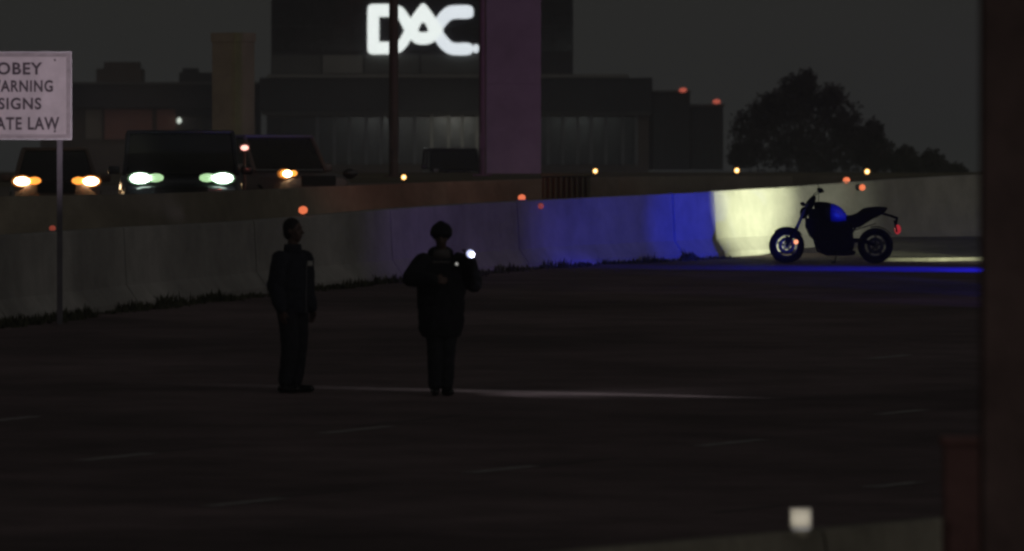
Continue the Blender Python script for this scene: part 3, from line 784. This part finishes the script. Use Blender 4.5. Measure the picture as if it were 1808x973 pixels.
# black SUV, lamps seen at x 240 and 397
dS = 147.5
c = GX(318, dS + 2.3)
make_car(c, R(3), 'black off-road car with greenish white headlights under the ochre pier', 'carblack', ('lensw', 'lensw'), True, 'suv', W=2.34, H=1.84, L=4.7, lampw=.40, lamph=.19, cat='suv', lampz=.94)
c = GX(97, 151 + 2.2)
make_car(c, R(4), 'maroon car with warm orange headlights below the white sign', 'carbrown', ('lenswarm', 'lenswarm'), False, 'sedan', W=1.76, H=1.47, L=4.5, lampw=.33, lamph=.17, cat='car', lampz=.82)
c = GX(478, 158 + 2.0)
make_car(c, R(28), 'grey car turned aside with one warm headlight lit, behind the black one', 'cargrey', ('lenswarm', 'carglass'), True, 'hatchback', W=1.8, H=1.62, L=4.3, lampw=.22, lamph=.14, cat='car', lampz=.84)
c = GX(798, 268)
make_car(c, R(6), 'dark unlit car parked far off in front of the shop windows', 'carblack', ('plate', 'plate'), True, 'parked_car', W=1.85, H=1.55, L=4.5, lampw=.2, lamph=.12, cat='car', lampz=.8)

# ------------------------------------------------------------------ people
def head_mb(mb, c, yaw=0, face=True):
    """head volumes round centre c, looking along -Y turned by yaw"""
    q = Quaternion((0, 0, 1), yaw)
    def P_(x, y, z): return Vector(c) + q @ Vector((x, y, z))
    mb.ball(P_(0, .012, .02), .1, (.78, .95, 1.0), 3, q)
    mb.ball(P_(0, -.022, -.045), .078, (.78, .9, 1.0), 3, q)
    mb.ball(P_(0, -.055, -.095), .032, (1.0, .8, .7), 2, q)      # chin
    mb.tube([P_(0, -.085, .012), P_(0, -.108, -.025)], [.009, .015], 8)   # nose
    mb.ball(P_(0, -.090, -.058), .018, (1.3, .45, .28), 2, q); mb.ball(P_(0, -.088, -.068), .018, (1.2, .45, .28), 2, q)
    mb.ball(P_(0, -.078, .034), .04, (1.2, .35, .22), 2, q)      # brow
    for s in (-1, 1):
        mb.ball(P_(s * .079, .012, -.005), .028, (.35, .65, 1.1), 2, q)
        mb.ball(P_(s * .03, -.076, .012), .013, (1, .6, .7), 2, q)
        mb.ball(P_(s * .045, -.062, -.03), .026, (1, .7, .8), 2, q)
def hand_mb(mb, w_, d, up, curl=.5, s=1.0, mirror=1):
    """hand from wrist w_ along d; up = back-of-hand normal"""
    d = Vector(d).normalized(); up = Vector(up); up = (up - d * up.dot(d)).normalized(); side = d.cross(up).normalized() * mirror
    w_ = Vector(w_)
    for k in range(4):
        a = side * ((k - 1.5) * .019); mb.tube([w_ + a * .6 + d * .02, w_ + a + d * .085], [.017, .014], 8)
    for k, ln in enumerate((.068, .078, .072, .056)):
        p = w_ + side * ((k - 1.5) * .021) + d * .088; dd = d.copy()
        c_ = curl * (1 + .08 * k)
        for seg, f in enumerate((.45, .32, .23)):
            dd = (dd * math.cos(c_ * .7) - up * math.sin(c_ * .7)).normalized(); 
            uu = up
            p2 = p + dd * ln * f; mb.cap(p, p2, .0095 - seg * .001, .0088 - seg * .001, 8); p = p2
            up_ = (uu - dd * uu.dot(dd)).normalized()
    t0 = w_ - side * .022 + d * .03; t1 = t0 - side * .03 + d * .03 - up * .008; t2 = t1 - side * .008 + d * .03 - up * .012
    mb.tube([t0, t1, t2], [.014, .0115, .009], 8)
def person(loc, rz, label, pose, cl, name='person', coat_hem=.80, cap='hair', head_yaw=0, sc=1.0, legs=None, hipw=.1, coatw=1.0):
    r = empty(name, loc, rz, label=label, cat='person'); r.scale = (sc, sc, sc)
    J = pose
    mb = MB()   # the body, one continuous skin
    mb.loft([(0, 0, .84, .13, .10), (0, 0, .92, .165, .115), (0, .0, 1.02, .15, .105), (0, -.005, 1.14, .155, .11), (0, -.005, 1.28, .175, .12), (0, .0, 1.38, .17, .105), (0, .005, 1.44, .10, .08), (0, .005, 1.50, .055, .055)], 20)
    mb.tube([(0, .01, 1.44), (0, -.005, 1.58)], [.06, .056], 12)
    head_mb(mb, (0, -.01, 1.675), head_yaw)
    for sd_ in ('l', 'r'):
        sh, el, wr = [Vector(v) for v in J['arm_' + sd_]]
        mb.tube([sh, el, wr], [.058, .044, .030], 12)
        hd = J['hand_' + sd_]; hand_mb(mb, wr, hd[0], hd[1], hd[2], mirror=1 if sd_ == 'l' else -1)
        hp, kn, an = [Vector(v) for v in J['leg_' + sd_]]
        mb.tube([hp, kn, an], [.088, .058, .042], 12)
        mb.cap(an + Vector((0, 0, -.03)), an + J['toe_' + sd_] * .16 + Vector((0, 0, -.055)), .036, .03, 10)
    body = mb.build('body', 'skin', r); remesh(body, .0075, 2)
    # jacket
    mb = MB()
    h = coat_hem; cw = coatw
    mb.loft([(0, 0, h, .155 * cw, .14), (0, 0, h + .10, .185 * cw, .16), (0, 0, 1.04, .195 * cw, .16), (0, -.01, 1.16, .205 * cw, .165), (0, -.01, 1.30, .215 * cw, .165), (0, .0, 1.39, .21, .14), (0, .005, 1.445, .13, .095), (0, .005, 1.475, .075, .075)], 24)
    for sd_ in ('l', 'r'):
        sh, el, wr = [Vector(v) for v in J['arm_' + sd_]]
        w2 = wr.lerp(el, .06)
        kb = 1.14 if cw > 1.2 else 1.0; mb.tube([sh, el, w2], [.094 * kb, .082 * kb, .064 * kb], 14)
    jk = mb.build('jacket', cl, r); remesh(jk, .010, 5)
    tx = bpy.data.textures.new('folds', 'CLOUDS'); tx.noise_scale = .09
    dm = jk.modifiers.new('folds', 'DISPLACE'); dm.texture = tx; dm.strength = .028; dm.mid_level = .5
    # trousers
    mb = MB(); mb.loft([(0, 0, .80, .15, .11), (0, 0, .88, .178, .127), (0, 0, 1.0, .165, .12)], 24)
    for sd_ in ('l', 'r'):
        hp, kn, an = [Vector(v) for v in J['leg_' + sd_]]
        mb.tube([hp, hp.lerp(kn, .5), kn, kn.lerp(an, .55), an + Vector((0, 0, .03))], [.112, .102, .088, .078, .074], 14)
    tr = mb.build('trousers', 'trouser', r); remesh(tr, .012, 4)
    dm = tr.modifiers.new('folds', 'DISPLACE'); dm.texture = tx; dm.strength = .02; dm.mid_level = .5
    for sd_ in ('l', 'r'):
        an = Vector(J['leg_' + sd_][2]); t = J['toe_' + sd_]
        mb = MB(); z = .045; a = Vector((an.x, an.y, z)) - t * .06; b = a + t * .24
        mb.cap(a, a + t * .1 + Vector((0, 0, .012)), .043, .045, 12); mb.cap(a + t * .1, b, .045, .038, 12)
        mb.cap(Vector((an.x, an.y, .06)), an + Vector((0, 0, .06)), .052, .056, 12)
        sh_ = mb.build('shoe', 'shoe', r); remesh(sh_, .01, 3)
        for v in sh_.data.vertices: v.co.z = max(v.co.z, .002)
    # collar
    mb = MB(); L = []
    for k in range(24):
        a_ = 2 * math.pi * k / 24
        L.append([(math.cos(a_) * .108, math.sin(a_) * .10, 1.43), (math.cos(a_) * .088, math.sin(a_) * .086, 1.535), (math.cos(a_) * .074, math.sin(a_) * .074, 1.535), (math.cos(a_) * .082, math.sin(a_) * .08, 1.43)])
    L.append(L[0]); MB_ = mb.rows(L, closed=True); mb.build('collar', 'collar' if cap == 'beanie' else cl, r, smooth=True)
    if cap == 'beanie':
        mb = MB(); mb.ball((0, .045, 1.50), .125, (1.12, .85, .62), 3); hd_ = mb.build('hood', cl, r); remesh(hd_, .012, 3)
    q = Quaternion((0, 0, 1), head_yaw)
    if cap == 'hair':
        mb = MB(); mb.ball(Vector((0, -.01, 1.675)) + q @ Vector((0, .022, .034)), .104, (.82, .93, .96), 3, q)
        mb.ball(Vector((0, -.01, 1.675)) + q @ Vector((0, .05, -.02)), .082, (.9, .75, 1.0), 3, q)
        hr = mb.build('hair', 'hair', r); remesh(hr, .01, 2)
    else:
        mb = MB(); mb.ball(Vector((0, -.01, 1.675)) + q @ Vector((0, .012, .045)),   .128, (.90, .98, .84), 3, q)
        mb.ball((0, .015, 1.80), .05, (1, 1, .8), 2)
        hr = mb.build('knitted_hat', 'cloth2', r); remesh(hr, .01, 3)
        L = []
        for k_ in range(28):
            a_ = 2 * math.pi * k_ / 28; cx, cy = math.cos(a_), math.sin(a_)
            L.append([Vector((cx * .110, cy * .120, 1.672)), Vector((cx * .116, cy * .126, 1.70)), Vector((cx * .114, cy * .124, 1.735)), Vector((cx * .100, cy * .11, 1.71))])
        L.append(L[0]); MB().rows(L, closed=True).build('hat_brim', 'cloth2', hr, smooth=True)
    return r
V3 = Vector
# man on the left: arms down, body turned to the right of the picture
pA = dict(arm_l=((-.195, 0, 1.385), (-.255, .03, 1.10), (-.245, -.05, .865)), arm_r=((.195, 0, 1.385), (.25, .02, 1.10), (.235, -.06, .87)),
          hand_l=((.02, -.15, -1), (-1, 0, 0), .35), hand_r=((-.05, -.15, -1), (1, 0, 0), .4),
          leg_l=((-.085, 0, .88), (-.085, -.03, .48), (-.10, .02, .09)), leg_r=((.085, 0, .88), (.08, -.02, .48), (.075, .03, .09)),
          toe_l=V3((-.15, -1, 0)).normalized(), toe_r=V3((.25, -1, 0)).normalized())
b = G(517, 694)
pa = person(b, R(52), 'bareheaded man in a dark jacket standing at left with arms at his sides', pA, 'cloth', coat_hem=.82, cap='hair', head_yaw=R(15), sc=1.0, coatw=1.05)
# chest badge on jacket
MB().box((.055, -.183, 1.335), (.085, .012, .05), bev=.004, rz=R(5)).build('chest_badge', 'badge', pa)
MB().box((.0, -.176, .95), (.006, .01, .24)).box((.0, -.184, 1.2), (.006, .008, .26)).build('zip', 'galv', pa)
# figure on the right: elbow out, torch held up at the shoulder
pB = dict(arm_l=((-.19, 0, 1.40), (-.335, -.08, 1.235), (-.12, -.24, 1.22)), arm_r=((.19, 0, 1.40), (.335, -.05, 1.18), (.265, -.22, 1.43)),
          hand_l=((1, -.2, -.05), (0, -1, .2), .55), hand_r=((-.15, -.35, .9), (.6, .2, .1), 1.15),
          leg_l=((-.075, 0, .88), (-.065, -.02, .48), (-.062, .02, .09)), leg_r=((.075, 0, .88), (.062, -.02, .48), (.058, .02, .09)),
          toe_l=V3((-.12, -1, 0)).normalized(), toe_r=V3((.12, -1, 0)).normalized())
b = G(779, 699)
pb = person(b, R(9), 'person in a dark knitted hat and long coat holding up a shining torch', pB, 'cloth2', coat_hem=.62, cap='beanie', head_yaw=R(-12), sc=.975, coatw=1.3)
# torch: its own thing, gripped in the raised hand
tp = pb.matrix_basis @ Vector((.245, -.30, 1.485))
tr_ = empty('torch', tp, R(14), label='shining torch in the raised hand of the person in the hat', cat='torch')
MB().cyl((-.02, .11, -.03), (0, .0, 0), .016, .018, n=14).build('handle', 'shoe', tr_)
MB().cyl((0, .0, 0), (.006, -.05, .008), .022, .044, n=18).build('torch_head', 'shoe', tr_)
MB().cyl((.0057, -.0475, .0076), (.0063, -.0525, .0084), .041, n=20).build('lens', 'torch', tr_)
cl_ = pb.matrix_basis @ Vector((.135, -.165, 1.40))
MB().cyl((.135, -.190, 1.385), (.135, -.13, 1.385), .026, n=14).build('clip_lamp', 'shoe', pb)
MB().ball((.135, -.194, 1.385), .016, (1, .5, 1), 2).build('clip_lamp_lens', 'torch2', pb, smooth=True)
MB().box((-.02, -.158, 1.405), (.19, .008, .022), bev=.003).build('reflective_strip', 'collar', pb)
# the pool of torchlight on the road
spot('torch_beam', tp + Vector((.03, -.08, .03)), G(985, 695.5), 62, 1.0, 18, (.92, .95, 1), .02)
spot('torch_beam', tp + Vector((.03, -.08, .03)), G(1110, 696), 84, 1.0, 6, (.92, .95, 1), .02)

spot('streak_spot', (8.0, 77.6, g(77.6) + .95), (.5, 81.6, g(81.6)), 5.2, 1.0, 3300, (.95, .97, 1), .05)  # unseen low spot added to make the pale road streak

# ------------------------------------------------------------------ motorcycle
bk = empty('motorcycle', G(1389, 465), label='dark unfaired motorcycle with a blue-lit tank parked before the floodlit wall', cat='motorcycle')
bk.rotation_euler = (R(-3), 0, R(-4))
def U(zx, zy, y=0): return Vector(((zx - 360) / 668, y, (886 - zy) / 668))
def wheel(u, r, wd, name):
    wl = MB().torus((0, 0, 0), r - .055, .055, 44, 12, wd / .055).build(name, 'rubber', bk, loc=(u, 0, r), smooth=True)
    mb = MB(); mb.torus((0, 0, 0), r - .108, .014, 44, 8, 3.2); mb.build('rim', 'rim', wl, smooth=True)
    for i in range(5):
        a = i * 2 * math.pi / 5 + .3
        for da in (-.09, .09):
            MB().cyl((math.cos(a) * .04, .0, math.sin(a) * .04), (math.cos(a + da) * (r - .115), 0, math.sin(a + da) * (r - .115)), .012, .009, n=6).build('spoke', 'engine', wl)
    MB().cyl((0, -.07, 0), (0, .07, 0), .035, n=16).build('hub', 'rim', wl)
    mb = MB(); mb.torus((0, -.062, 0), .105, .028, 36, 6, .10); mb.torus((0, -.062, 0), .05, .008, 20, 6, .3)
    for i in range(6):
        a = i * 1.047; mb.cyl((math.cos(a) * .04, -.062, math.sin(a) * .04), (math.cos(a) * .09, -.062, math.sin(a) * .09), .005, n=5)
    mb.build('brake_disc', 'rim', wl, smooth=True)
wheel(0, .285, .055, 'front_wheel'); wheel(1.42, .285, .08, 'rear_wheel')
for sy in (-.085, .085):
    MB().cyl((0, sy, .285), U(470, 500, sy), .028, n=12).build('fork_lower', 'engine', bk)
    MB().cyl(U(470, 500, sy), U(590, 225, sy), .021, n=12).build('fork_tube', 'chrome', bk)
MB().box((.02, -.085, .37), (.07, .05, .11), ry=R(20), bev=.012).build('brake_caliper', 'engine', bk)
# front mudguard: arc over the wheel
L = []
for i in range(15):
    a = R(38) + R(92) * i / 14; rr = .305
    L.append([(math.cos(a) * rr, y_, .285 + math.sin(a) * (rr - abs(y_) * .25)) for y_ in (-.065, -.04, 0, .04, .065)] + [(math.cos(a) * (rr - .012), y_, .285 + math.sin(a) * (rr - .012 - abs(y_) * .25)) for y_ in (.065, .04, 0, -.04, -.065)])
MB().rows(L, closed=True, caps=True).build('front_mudguard', 'bikeblack', bk, smooth=True)
MB().box(U(560, 300), (.05, .26, .03), ry=R(-22), bev=.01).box(U(590, 235), (.06, .22, .03), ry=R(-22), bev=.01).build('triple_clamp', 'engine', bk)
# headlight
hl = MB().ball(U(545, 345), .085, (.8, .95, 1.15), 3).build('headlight', 'bikeblack', bk, smooth=True)
MB().ball(U(520, 352), .07, (.35, .95, 1.1), 3).build('lens', 'carglass', hl, smooth=True)
MB().prism([(U(x, y).x, U(x, y).z) for x, y in [(555, 290), (590, 205), (648, 150), (672, 178), (660, 260), (600, 330)]], -.07, .07).build('flyscreen', 'bikeblack', bk, bevel=.008)
# handlebar
mb = MB(); mb.tube([U(650, 185, -.36), U(620, 195, -.22), U(600, 222, -.06), U(600, 222, .06), U(620, 195, .22), U(650, 185, .36)], .012, 8); hb = mb.build('handlebar', 'engine', bk, smooth=True)
for sy in (-1, 1): MB().cyl(U(648, 186, sy * .27), U(655, 183, sy * .39), .018, n=12).build('grip', 'rubber', hb)
for sy in (-1, 1):
    mr = MB().tube([U(640, 190, sy * .22), U(655, 150, sy * .24), U(715, 115, sy * .29)], .006, 6).build('mirror_stem', 'engine', bk)
    MB().ball(U(720, 103, sy * .30), .048, (1.05, .7, .62), 2).build('mirror', 'bikeblack', mr, smooth=True)
    ind = MB().tube([U(575, 265, sy * .1), U(545, 252, sy * .17)], .009, 6).build('indicator_stem', 'engine', bk)
    MB().ball(U(532, 250, sy * .19), .034, (1.2, .8, .75), 2).build('indicator', 'bikeblack', ind, smooth=True)
MB().cyl(U(470, 655, -.115), U(470, 655, -.08), .038, n=16).build('reflector_base', 'engine', bk)
MB().ball(U(462, 660, -.118), .038, (1, .3, 1), 2).build('side_reflector', 'amberdisc', bk, smooth=True)
# tank: rounded lofted sections along the bike
def tanksec(pts):
    L = []
    for (zx, zt, zb, w_) in pts:
        t = U(zx, zt); b_ = U(zx, zb); zc_ = (t.z + b_.z) / 2; hz = (t.z - b_.z) / 2
        L.append([(t.x, w_ * math.copysign(abs(math.cos(a)) ** .8, math.cos(a)), zc_ + hz * math.copysign(abs(math.sin(a)) ** .8, math.sin(a))) for a in [2 * math.pi * i / 20 for i in range(20)]])
    return L
MB().rows(tanksec([(655, 235, 400, .06), (690, 222, 440, .11), (760, 226, 460, .15), (830, 236, 470, .155)]), closed=True, caps=True).build('tank_shroud', 'bikeblack', bk, smooth=True)
MB().rows(tanksec([(815, 240, 462, .15), (860, 246, 470, .15), (910, 268, 475, .145), (955, 300, 470, .125), (990, 345, 450, .10), (1012, 385, 430, .06)]), closed=True, caps=True).build('tank', 'bikebluelit', bk, smooth=True)
# frame, radiator cowl, engine
MB().prism([(U(x, y).x, U(x, y).z) for x, y in [(575, 300), (700, 300), (830, 440), (1010, 430), (1060, 470), (1075, 620), (1000, 640), (900, 520), (700, 520), (600, 420)]], -.12, .12).build('frame', 'bikeblack', bk, bevel=.02)
MB().prism([(U(x, y).x, U(x, y).z) for x, y in [(560, 400), (700, 420), (720, 640), (660, 650), (600, 590), (560, 500)]], -.17, .17).build('radiator_shroud', 'bikeblack', bk, bevel=.02)
eng = MB().prism([(U(x, y).x, U(x, y).z) for x, y in [(650, 560), (720, 500), (900, 500), (1040, 560), (1090, 650), (1070, 740), (960, 775), (760, 780), (685, 720)]], -.15, .15).build('engine', 'engine', bk, bevel=.025)
MB().cyl(U(960, 680, -.15), U(960, 680, -.195), .085, .08, n=24).build('clutch_cover', 'engine', eng)
MB().cyl(U(800, 690, -.15), U(800, 690, -.185), .06, .055, n=24).build('stator_cover', 'engine', eng)
for i in range(6): MB().box(U(790, 505 + i * 18), (.22, .33, .008)).build('cooling_fin', 'engine', eng)
for sy in (-.06, 0, .06): MB().tube([U(690, 560, sy), U(655, 640, sy), U(690, 750, sy), U(800, 795, sy)], .018, 8).build('exhaust_pipe', 'rim', bk, smooth=True)
MB().prism([(U(x, y).x, U(x, y).z) for x, y in [(820, 765), (900, 752), (1060, 745), (1105, 760), (1085, 792), (1000, 802), (840, 800), (760, 800)]], -.13, .1).build('silencer', 'engine', bk, bevel=.02)
MB().tube([U(1040, 640, -.11), U(1180, 640, -.11), U(1310, 690, -.10)], [.035, .03, .026], 10).tube([U(1040, 640, .11), U(1180, 640, .11), U(1310, 690, .10)], [.035, .03, .026], 10).build('swingarm', 'engine', bk, smooth=True)
MB().cyl(U(1310, 694, -.13), U(1310, 694, .13), .02, n=12).build('rear_axle', 'rim', bk)
mb = MB(); mb.torus((1.42, .095, .285), .10, .012, 30, 6, .3); mb.build('sprocket', 'engine', bk)
sh = MB().cyl(U(1030, 600, -.03), U(1110, 480, -.03), .02, n=12).build('shock_absorber', 'chrome', bk)
mb = MB()
for i in range(6): mb.torus((0, 0, 0), .034, .006, 16, 6, 1) if False else None
for i in range(7):
    p_ = U(1036 + i * 9.5, 588 - i * 14, -.03); mb.ball(p_, .033, (1, 1, .25), 1)
mb.build('spring', 'engine', sh)
# seat and tail
MB().rows(tanksec([(985, 372, 440, .08), (1050, 366, 462, .12), (1110, 345, 470, .125), (1170, 300, 458, .12), (1230, 283, 430, .115), (1320, 276, 395, .10), (1400, 280, 350, .07), (1436, 286, 305, .035)]), closed=True, caps=True).build('seat', 'seat', bk, smooth=True)
MB().prism([(U(x, y).x, U(x, y).z) for x, y in [(1040, 450), (1200, 425), (1370, 330), (1380, 350), (1260, 420), (1140, 500), (1060, 510)]], -.09, .09).build('tail_fairing', 'bikeblack', bk, bevel=.012)
MB().tube([U(1360, 345), U(1460, 372), U(1540, 400), U(1530, 470)], [.022, .02, .022, .018], 8).build('tail_arm', 'bikeblack', bk, smooth=True)
MB().tube([U(1310, 460, -.0), U(1180, 500, -.0), U(1060, 540, 0)], .010, 6).build('subframe_tube', 'chrome', bk, smooth=True)
MB().box(U(1525, 490), (.03, .17, .19), ry=R(-12), bev=.006).build('number_plate', 'engine', bk)
MB().ball(U(1546, 522), .07, (.75, 1.0, 1.1), 3).build('tail_lamp', 'redlamp', bk, smooth=True)
L = []
for i in range(11):
    a = R(35) + R(70) * i / 10; rr = .31
    L.append([(1.42 + math.cos(a) * rr, y_, .285 + math.sin(a) * rr) for y_ in (-.08, 0, .08)] + [(1.42 + math.cos(a) * (rr - .01), y_, .285 + math.sin(a) * (rr - .01)) for y_ in (.08, 0, -.08)])
MB().rows(L, closed=True, caps=True).build('rear_hugger', 'bikeblack', bk, smooth=True)
MB().tube([U(900, 770, -.12), U(880, 882, -.26)], .012, 8).tube([U(880, 882, -.26), U(850, 884, -.27)], .012, 8).build('kickstand', 'engine', bk)
for sy in (-1, 1): MB().cyl(U(1010, 690, sy * .14), U(1010, 690, sy * .26), .013, n=8).build('footpeg', 'rubber', bk)

# ------------------------------------------------------------------ night haze
hz = MB().box((0, 395, 22), (400, 860, 47)).build('haze', 'road')
hz.data.materials.clear()
hm = bpy.data.materials.new('night_haze'); hm.use_nodes = True; n = hm.node_tree; n.nodes.clear()
o = n.nodes.new('ShaderNodeOutputMaterial'); v = n.nodes.new('ShaderNodeVolumePrincipled')
v.inputs['Color'].default_value = (.86, .87, .88, 1); v.inputs['Density'].default_value = .00065
n.links.new(v.outputs[0], o.inputs['Volume']); hz.data.materials.append(hm)
tag(hz, 'thin pale night haze lying over the road and far buildings', 'haze', kind='stuff')
